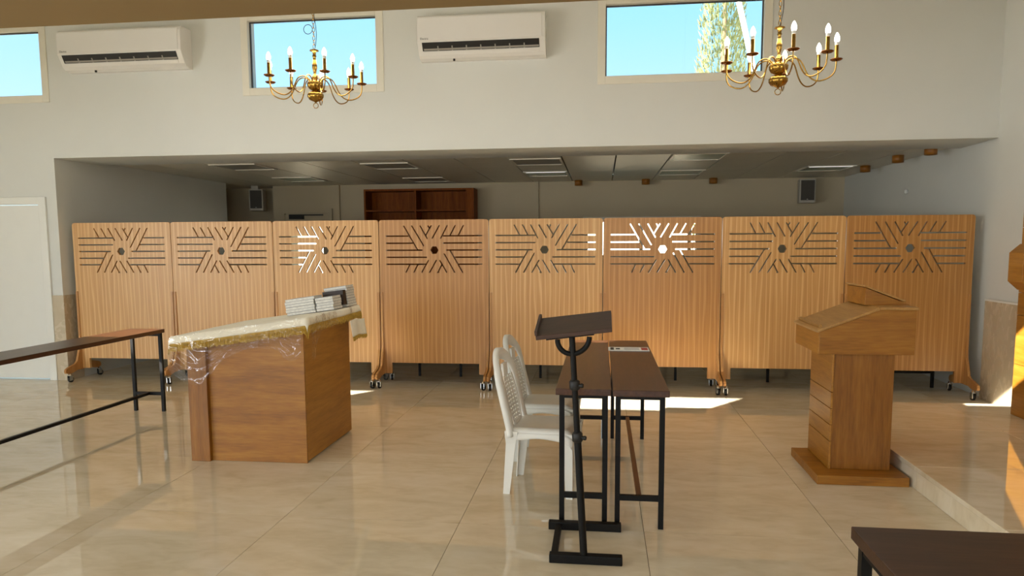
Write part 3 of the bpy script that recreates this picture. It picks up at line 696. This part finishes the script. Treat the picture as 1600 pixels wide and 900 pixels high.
# ------------------------------------------------------------------ plastic chairs
def chair_meshes():
    g = {}
    # seat: local +X is the front
    def seat(u, v):
        y = (u - .5); x = -.195 + v * .42; wy = .39 + .03 * v
        edge = max(0, abs(y) * 2 - .82) / .18; fr = max(0, v - .86) / .14
        z = .425 - .02 * (1 - (2 * y) ** 2) * (1 - (v - .45) ** 2) - .028 * edge ** 2 - .035 * fr ** 2 + .008 * v
        return (x - .01 * fr, y * wy, z)
    mb = MB().grid(seat, 24, 24)
    g['seat'] = mb.mesh('seat')
    def rim(u, v):
        # skirt below the seat edge
        a = u * 4; k = int(min(a, 3.9999)); f = a - k
        e = [(0, 0), (1, 0), (1, 1), (0, 1), (0, 0)]; p = e[k]; q = e[k+1]; s = seat(p[0] + (q[0] - p[0]) * f, p[1] + (q[1] - p[1]) * f)
        arch = .5 - .5 * math.cos(2 * PI * f)
        return (s[0], s[1], s[2] - v * (.055 - .022 * arch))
    g['apron'] = MB().grid(rim, 64, 3).mesh('apron')
    # arched back frame
    def axis(s):         # s 0..1 along the arch, returns point and outward dir (in back plane)
        W = .185; zs = .37; zt = .70; R = W
        L1 = zt - zs; L2 = PI * R * .86; T = 2 * L1 + L2; d = s * T
        if d < L1: y, z, ny, nz = -W, zs + d, -1, 0
        elif d < L1 + L2:
            a = PI * (d - L1) / L2; y, z, ny, nz = -W * math.cos(a), zt + .165 * math.sin(a), -math.cos(a), math.sin(a)
        else: y, z, ny, nz = W, zs + (T - d), 1, 0
        x = -.165 - .10 * max(0, (z - .40)) / .47 * 1.1 - .02 * max(0, (z - .78)) / .09
        return Vector((x, y * (1 - .10 * (z - .4)), z)), Vector((0, ny, nz))
    prof = [(-.042, .0), (-.036, .010), (.018, .013), (.031, .004), (.035, -.024), (.026, -.024), (.018, -.004), (-.036, -.006)]
    def fr(u, v):
        p, o = axis(v); i = int(round(u * len(prof))) % len(prof); a, b = prof[i]
        n = Vector((.97, 0, .22)); return p + o * a + n * b
    g['back_frame'] = MB().grid(fr, len(prof), 60).mesh('back_frame')
    # perforated splat
    mb = MB(); cols, rows = 5, 12
    def sp(u, v):
        z = .43 + v * .29; w = .095 + .03 * math.sin(v * PI); y = (u - .5) * 2 * w
        x = -.168 - .10 * (z - .40) / .47 * 1.1 - .014 * (1 - (2 * u - 1) ** 2)
        return Vector((x, y, z))
    for i in range(cols):
        for j in range(rows):
            c = [sp(i / cols, j / rows), sp((i+1) / cols, j / rows), sp((i+1) / cols, (j+1) / rows), sp(i / cols, (j+1) / rows)]
            m_ = (c[0] + c[1] + c[2] + c[3]) / 4; q = [((c[k] + c[(k+1) % 4]) / 2 - m_) * .62 + m_ for k in range(4)]
            n = []
            vs = c + q
            mb.add(vs, [(0, 1, 4), (1, 2, 5), (2, 3, 6), (3, 0, 7), (4, 1, 5), (5, 2, 6), (6, 3, 7), (7, 0, 4)])
    for s in (0, 1):
        pts = [sp(s, j / 10) for j in range(11)]
        for p, q in zip(pts, pts[1:]): mb.bar(p, q, .014, .01, (1, 0, 0))
    mb.bar(sp(0, 0), sp(1, 0), .014, .012, (1, 0, 0)); 
    # two struts carrying the splat to the arch and seat
    mb.bar(sp(.5, 1), (-.262, 0, .80), .10, .012, (1, 0, 0)); mb.bar(sp(.5, 0), (-.172, 0, .40), .10, .012, (1, 0, 0))
    g['back_splat'] = mb.mesh('back_splat')
    def leg(x0, y0, x1, y1, z0=.405):
        sx = 1 if x0 > 0 else -1; sy = 1 if y0 > 0 else -1
        def ring(x, y, z, w): # L-shaped section
            t = .006; return [(x + sx*w*.5, y + sy*w*.5, z), (x - sx*w*.5, y + sy*w*.5, z), (x - sx*w*.5, y + sy*(w*.5 - t), z), (x + sx*(w*.5 - t), y + sy*(w*.5 - t), z), (x + sx*(w*.5 - t), y - sy*w*.5, z), (x + sx*w*.5, y - sy*w*.5, z)]
        R = [ring(x0, y0, z0, .085), ring(x0 * .85 + x1 * .15, y0 * .85 + y1 * .15, z0 * .8, .062), ring(x1, y1, 0, .042)]
        vs = [p for r in R for p in r]; fs = [tuple(range(6)), tuple(range(17, 11, -1))]
        for i in range(2):
            for k in range(6): fs.append((i*6+k, i*6+(k+1) % 6, (i+1)*6+(k+1) % 6, (i+1)*6+k))
        return MB().add(vs, fs).mesh('leg')
    g['legs'] = [leg(-.165, -.165, -.20, -.175), leg(-.165, .165, -.20, .175), leg(.185, -.165, .20, -.185), leg(.185, .165, .20, .185)]
    return g
def build_chairs():
    g = chair_meshes()
    for (x, y, rz, m, lab) in ((-.36, 4.50, -.12, M['plastic'], 'white plastic chair nearer the viewer at the dark table'), (-.39, 5.18, -.10, M['greyplastic'], 'greyer plastic chair behind the nearer white one')):
        t = thing('plastic_chair', lab, 'chair', (x, y, 0), rz, 'plastic chairs at the dark table')
        for k in ('seat', 'apron', 'back_frame', 'back_splat'):
            o = link(k, g[k].copy() if k in g else None, m, t, solid=.007 if k in ('seat', 'apron', 'back_splat') else .002)
        for l in g['legs']: link('leg', l.copy(), m, t)
build_chairs()

# ------------------------------------------------------------------ chandeliers
def build_chandelier(label, x, y, zb, rot, lx, S=1.0, R=.365):
    t = thing('chandelier', label, 'chandelier', (x, y, zb), 0, 'brass candle chandeliers'); t.scale = (S, S, S)
    # origin: underside of the lower bowl
    col = [(.0, .405), (.012, .405), (.034, .398), (.036, .392), (.014, .385), (.012, .36), (.017, .352), (.011, .342), (.013, .32), (.019, .285), (.020, .26), (.013, .235), (.010, .215), (.015, .205), (.022, .195), (.024, .18), (.020, .168), (.013, .16), (.016, .15)]
    MB().lathe(col, n=20).build('column', M['brass'], t)
    MB().lathe([(.016, .165), (.05, .16), (.064, .143), (.062, .12), (.048, .097), (.024, .084), (.016, .07)], n=48, flute=12, fl_amp=.14).build('upper_bowl', M['brass'], t)
    MB().lathe([(.014, .078), (.045, .074), (.063, .056), (.064, .036), (.048, .012), (.016, .0), (.0, -.012)], n=48, flute=12, fl_amp=.12).build('lower_bowl', M['brass'], t)
    ring = [(.020 * math.cos(a), 0, -.032 + .020 * math.sin(a)) for a in [2*PI*k/20 for k in range(20)]]
    MB().tube(ring, .003, 8, closed=True).build('finial_ring', M['brass'], t)
    for k in range(9):
        a = rot + 2*PI*k/9; c, s = math.cos(a), math.sin(a); low = k % 2
        prof = [(.035, .135), (.05, .165), (.075, .185), (.11, .185), (.14, .165), (.16, .13), (.18, .085), (.21, .045), (.25, .025), (.295, .03), (.335, .05), (.358, .08), (R, .12), (R, .155)]
        # smooth the path (Catmull-Rom)
        pp = []
        for i in range(len(prof) - 1):
            p0 = Vector(prof[max(i-1, 0)]); p1 = Vector(prof[i]); p2 = Vector(prof[i+1]); p3 = Vector(prof[min(i+2, len(prof)-1)])
            for f in (0, .33, .66): pp.append(.5 * ((2*p1) + (p2-p0)*f + (2*p0-5*p1+4*p2-p3)*f*f + (3*p1-p0-3*p2+p3)*f**3))
        pp.append(Vector(prof[-1]))
        arm = MB().tube([(q.x*c, q.x*s, q.y) for q in pp], .0048, 8).build('arm', M['brass'], t)
        o = (R*c, R*s, 0)
        MB().lathe([(.004, .146), (.03, .15), (.041, .158), (.039, .161), (.02, .156), (.0, .156)], o, 20).build('drip_dish', M['brassdark'], arm)
        MB().lathe([(.0125, .157), (.0125, .25), (.010, .252), (0, .252)], o, 14).build('candle_sleeve', M['brass'], arm)
        MB().lathe([(.0115, .252), (.0135, .27), (.012, .272)], o, 14).build('bulb_socket', M['socket'], arm)
        MB().lathe([(.012, .27), (.0165, .282), (.0175, .294), (.0145, .31), (.008, .325), (.0, .335)], o, 14).build('bulb', M['bulb'], arm)
    # chain and loose cable
    ln = MB(); z = .425; k = 0
    lnk = []
    while z < lx:
        pts = []
        for j in range(14):
            a = 2*PI*j/14; u = .009 * math.cos(a); w = .019 * math.sin(a); pts.append((u, 0, z + w) if k % 2 == 0 else (0, u, z + w))
        MB().tube(pts, .0022, 6, closed=True).build('chain_link', M['brass'], t); z += .032; k += 1
    n = 90; cb = []
    for i in range(n + 1):
        zz = .40 + (lx - .40) * i / n; f = i / n
        cb.append((.012 * math.sin(f * 31) + .02 * math.sin(f * 9), .008 * math.cos(f * 23), zz))
    MB().tube(cb, .0025, 6).build('cable', M['iron'], t)
    loop = [(-.045 + .036 * math.cos(a), .0, .56 + .036 * math.sin(a)) for a in [2*PI*j/24 for j in range(24)]]
    if label.startswith('left'): MB().tube(loop, .0025, 6, closed=True).build('cable_loop', M['iron'], t)
    MB().lathe([(0, lx), (.05, lx - .01), (.055, lx - .03), (.01, lx - .04), (0, lx - .04)], n=20).build('ceiling_rose', M['brass'], t)
    lp = bpy.data.lights.new('chandelier_glow', 'POINT'); lp.energy = 24; lp.shadow_soft_size = .3; lp.color = (1, .92, .8)
    lo = bpy.data.objects.new('chandelier_glow', lp); COL.objects.link(lo); lo.location = (x, y, zb + .36 * S)
build_chandelier('left brass chandelier in front of the middle high window', -2.14, 5.3, 2.635, math.radians(-56.6), 2.55, .94)
build_chandelier('right brass chandelier near the cypress window', 1.115, 4.9, 2.555, math.radians(-89.3), 2.63, .93)

# ------------------------------------------------------------------ air conditioners
def build_ac(label, x0, x1, z0, z1):
    t = thing('air_conditioner', label, 'air conditioner', ((x0 + x1) / 2, YW, z0), 0, 'white wall air conditioners')
    w = (x1 - x0) / 2; h = z1 - z0; d = .22
    prof = [(-.001, 0.0), (-.06, .0), (-.115, .014), (-.150, .040), (-.2135, .150), (-d, .165), (-d, h - .05), (-d + .012, h - .018), (-d + .04, h), (-.001, h)]
    MB().prism(prof, 'x', -w, w).build('body', M['acwhite'], t, bevel=.005)
    # front panel slightly proud
    MB().box(-w + .012, w - .03, -d - .006, -d + .002, .165, h - .03).build('front_panel', M['acwhite'], t, bevel=.004)
    def on(u): # point along the slanted outlet (u 0 top .. 1 bottom)
        a = Vector((-.2135, .150)); b = Vector((-.150, .040)); return a + (b - a) * u
    n = Vector((-.866, -.5)).normalized()
    def strip(name, u0, u1, a, b, off, th, m):
        p, q = on(u0) + n * off, on(u1) + n * off; r = n * th
        MB().prism([(p.x, p.y), (q.x, q.y), (q.x + r.x, q.y + r.y), (p.x + r.x, p.y + r.y)], 'x', a, b).build(name, m, t)
    strip('outlet', -.02, .66, -w + .05, w - .06, -.004, .008, M['black'])
    strip('flap', .70, .93, -w + .055, w - .065, -.002, .010, M['acwhite'])
    strip('louver_bar', .46, .60, -w + .065, w - .065, .004, .004, M['acgrey'])
    L = 2 * w - .13
    for k in range(1, 8): strip('fin', .28, .64, -w + .065 + L * k / 8 - .006, -w + .065 + L * k / 8 + .006, .004, .005, M['acgrey'])
    MB().lathe([(0, 0), (.012, 0), (.012, -.02), (0, -.02)], (-w + .36, -.1, .01), 10).build('drain_stub', M['black'], t)
    cu = bpy.data.curves.new('logo', 'FONT'); cu.body = 'Electra'; cu.size = .03; cu.extrude = .0004; 
    tmp = bpy.data.objects.new('tmp', cu); COL.objects.link(tmp); lm = bpy.data.meshes.new_from_object(tmp.evaluated_get(bpy.context.evaluated_depsgraph_get())); bpy.data.objects.remove(tmp)
    lm.materials.clear(); lo = link('logo_print', lm, M['ink'], t); lo.location = (-w + .035, -d - .0068, .178); lo.rotation_euler = (PI / 2, 0, 0)
build_ac('white air conditioner left of the middle high window', -5.90, -4.46, 3.48, 3.90)
build_ac('white air conditioner between the two chandeliers', -1.885, -.575, 3.46, 3.885)

# ------------------------------------------------------------------ ark at the right edge
def build_ark():
    t = thing('wooden_ark_cabinet', 'tall oak cabinet catching sunlight at the right edge', 'cabinet', (3.56, 4.9, .155))
    MB().box(-.20, .235, -1.9, 1.33, 0, 2.3).build('body', M['desky'], t, bevel=.004)
    zz = [0, .42, .82, 1.0, 1.19, 1.34, 1.52, 1.9, 2.3]
    for a, b in zip(zz, zz[1:]):
        for ya, yb in ((-1.9, -.28), (-.28, 1.332)):
            MB().box(-.222, -.20, ya + .002, yb - .002, a + .002, b - .002).build('front_board', M['desky'], t, bevel=.002)
    for yc in (1.25, -.2):
        MB().prism([(-.222, 1.02), (-.30, 1.09), (-.30, 1.32), (-.222, 1.39)], 'y', yc - .10, yc + .10).build('boss_block', M['desky'], t, bevel=.003)
build_ark()

# ------------------------------------------------------------------ housings of the added fill lamps in the low ceiling (out of frame)
for k, (x, y) in enumerate(FILL_LAMPS):
    t = thing('fill_lamp', ['first', 'second', 'third', 'last'][k] + ' added fill lamp from the left in the low ceiling', 'ceiling light', (x, y, 2.543))
    MB().box(-.66, .66, -.36, .36, -.02, -.0005).build('housing', M['white'], t, bevel=.004)
# ------------------------------------------------------------------ rear room furniture
def build_rear():
    t = thing('bookcase', 'dark red-brown empty bookcase against the rear wall', 'bookcase', (-3.07, 11.9, 0))
    w = .865; H = 2.46
    for x in (-w, 0, w): MB().box(x - .015, x + .015, -.18, .18, 0, H).build('upright', M['bookcase'], t)
    MB().box(w + .015, w + .12, -.18, .18, 0, H).build('end_post', M['bookcase'], t)
    MB().box(-w - .015, w + .12, -.18, .18, H, H + .03).build('top_board', M['bookcase'], t)
    MB().box(-w, w, .165, .18, 0, H).build('back_board', M['bookcase'], t)
    for s in (-1, 1):
        for z in (.1, .5, .9, 1.35, 1.78, 2.12): MB().box(min(0, s * w) + .015, max(0, s * w) - .015, -.17, .165, z, z + .025).build('shelf', M['bookcase'], t)
    for (x, y, z, lab, g) in ((-5.98, 12.05, 2.17, 'grey loudspeaker hanging at the rear left', 1), (3.2, 11.93, 2.19, 'grey loudspeaker mounted at the rear right', 2)):
        s = thing('loudspeaker', lab, 'loudspeaker', (x, y, z), .15 if g == 1 else -.1, 'wall loudspeakers in the rear room')
        MB().box(-.12, .12, -.1, .1, 0, .37).build('cabinet', M['spk'], s, bevel=.01); MB().box(-.1, .1, -.108, -.1, .04, .35).build('grille', M['grille'], s, bevel=.003)
        MB().box(-.012, .012, -.1085 - .002, -.108, .05, .06).build('badge', M['chrome'], s)
        if g == 1: MB().box(-.09, .03, -.06, .04, .37, .43).build('bracket', M['spk'], s)
        else: MB().box(-.03, .03, .1, .16, .14, .24).build('bracket', M['spk'], s)
    spots = [(-.38, 11.9, 'first wooden downlight along the rear wall'), (.70, 11.9, 'second wooden downlight along the rear wall'), (1.76, 11.9, 'third wooden downlight along the rear wall'),
             (3.54, 10.39, 'farthest wooden downlight along the right wall'), (3.52, 9.25, 'middle wooden downlight along the right wall'), (3.57, 8.50, 'nearest wooden downlight along the right wall')]
    for x, y, lab in spots:
        d = thing('downlight', lab, 'ceiling light', (x, y, 2.6), 0, 'cylindrical wooden downlights')
        MB().lathe([(0, 0), (.065, 0), (.065, -.085), (.058, -.085), (.055, -.06), (0, -.06)], n=24).build('shell', M['deskz'], d); MB().lathe([(.0, -.062), (.052, -.062), (.05, -.068), (0, -.068)], n=20).build('lens', M['diffuser'], d)
    fx = [(-2.72, 9.25, 'first'), (-.80, 9.2, 'second'), (1.13, 9.0, 'third')]
    x0s = .163
    def fixture(x, y, lab, glint=False, dark=False):
        d = thing('ceiling_light_panel', lab, 'ceiling light', (x, y, 2.6), 0, 'flush light panels in the rear ceiling')
        MB().box(-.315, .315, -.33, -.30, -.012, -.0005).box(-.315, .315, .30, .33, -.012, -.0005).box(-.315, -.29, -.30, .30, -.012, -.0005).box(.29, .315, -.30, .30, -.012, -.0005).build('frame', M['plank'], d)
        MB().box(-.29, .29, -.30, .30, -.006, -.0006).build('diffuser', M['acgrey'] if dark else M['diffuser'], d)
        if glint: MB().box(-.28, .28, -.29, -.24, -.010, -.0065).build('tube', M['tube'], d)  # glow put in for a sun reflection along the panel edge
    fixture(-2.75, 9.3, 'dark ceiling panel above the fourth screen, nearer row', dark=True)
    fixture(-.81, 9.15, 'ceiling panel above the fifth screen, nearer row', dark=True)
    fixture(1.135, 8.95, 'greenish ceiling panel above the sixth screen, nearer row')
    fixture(-4.69, 9.1, 'dark ceiling panel above the second screen, nearer row', dark=True)
    fixture(-4.69, 10.9, 'pale green ceiling panel above the third screen, farther row')
    fixture(-2.75, 11.3, 'dark ceiling panel in front of the bookcase, farther row', dark=True)
    fixture(-.81, 10.7, 'ceiling panel with a glowing reflection strip, farther row', glint=True)
    fixture(1.135, 10.85, 'ceiling panel above the sixth screen, farther row')
    fixture(3.08, 10.6, 'ceiling panel with a glowing reflection strip near the right wall', glint=True)
    s = MB().lathe([(0, 0), (.03, 0), (.03, -.02), (.018, -.035), (0, -.035)], n=16).build('wall_sensor', M['white']); s.location = (XR + .02, 9.7, 2.2); s.rotation_euler = (0, PI / 2, 0)
    tag(s, 'small white round sensor on the rear right wall', 'sensor')
build_rear()
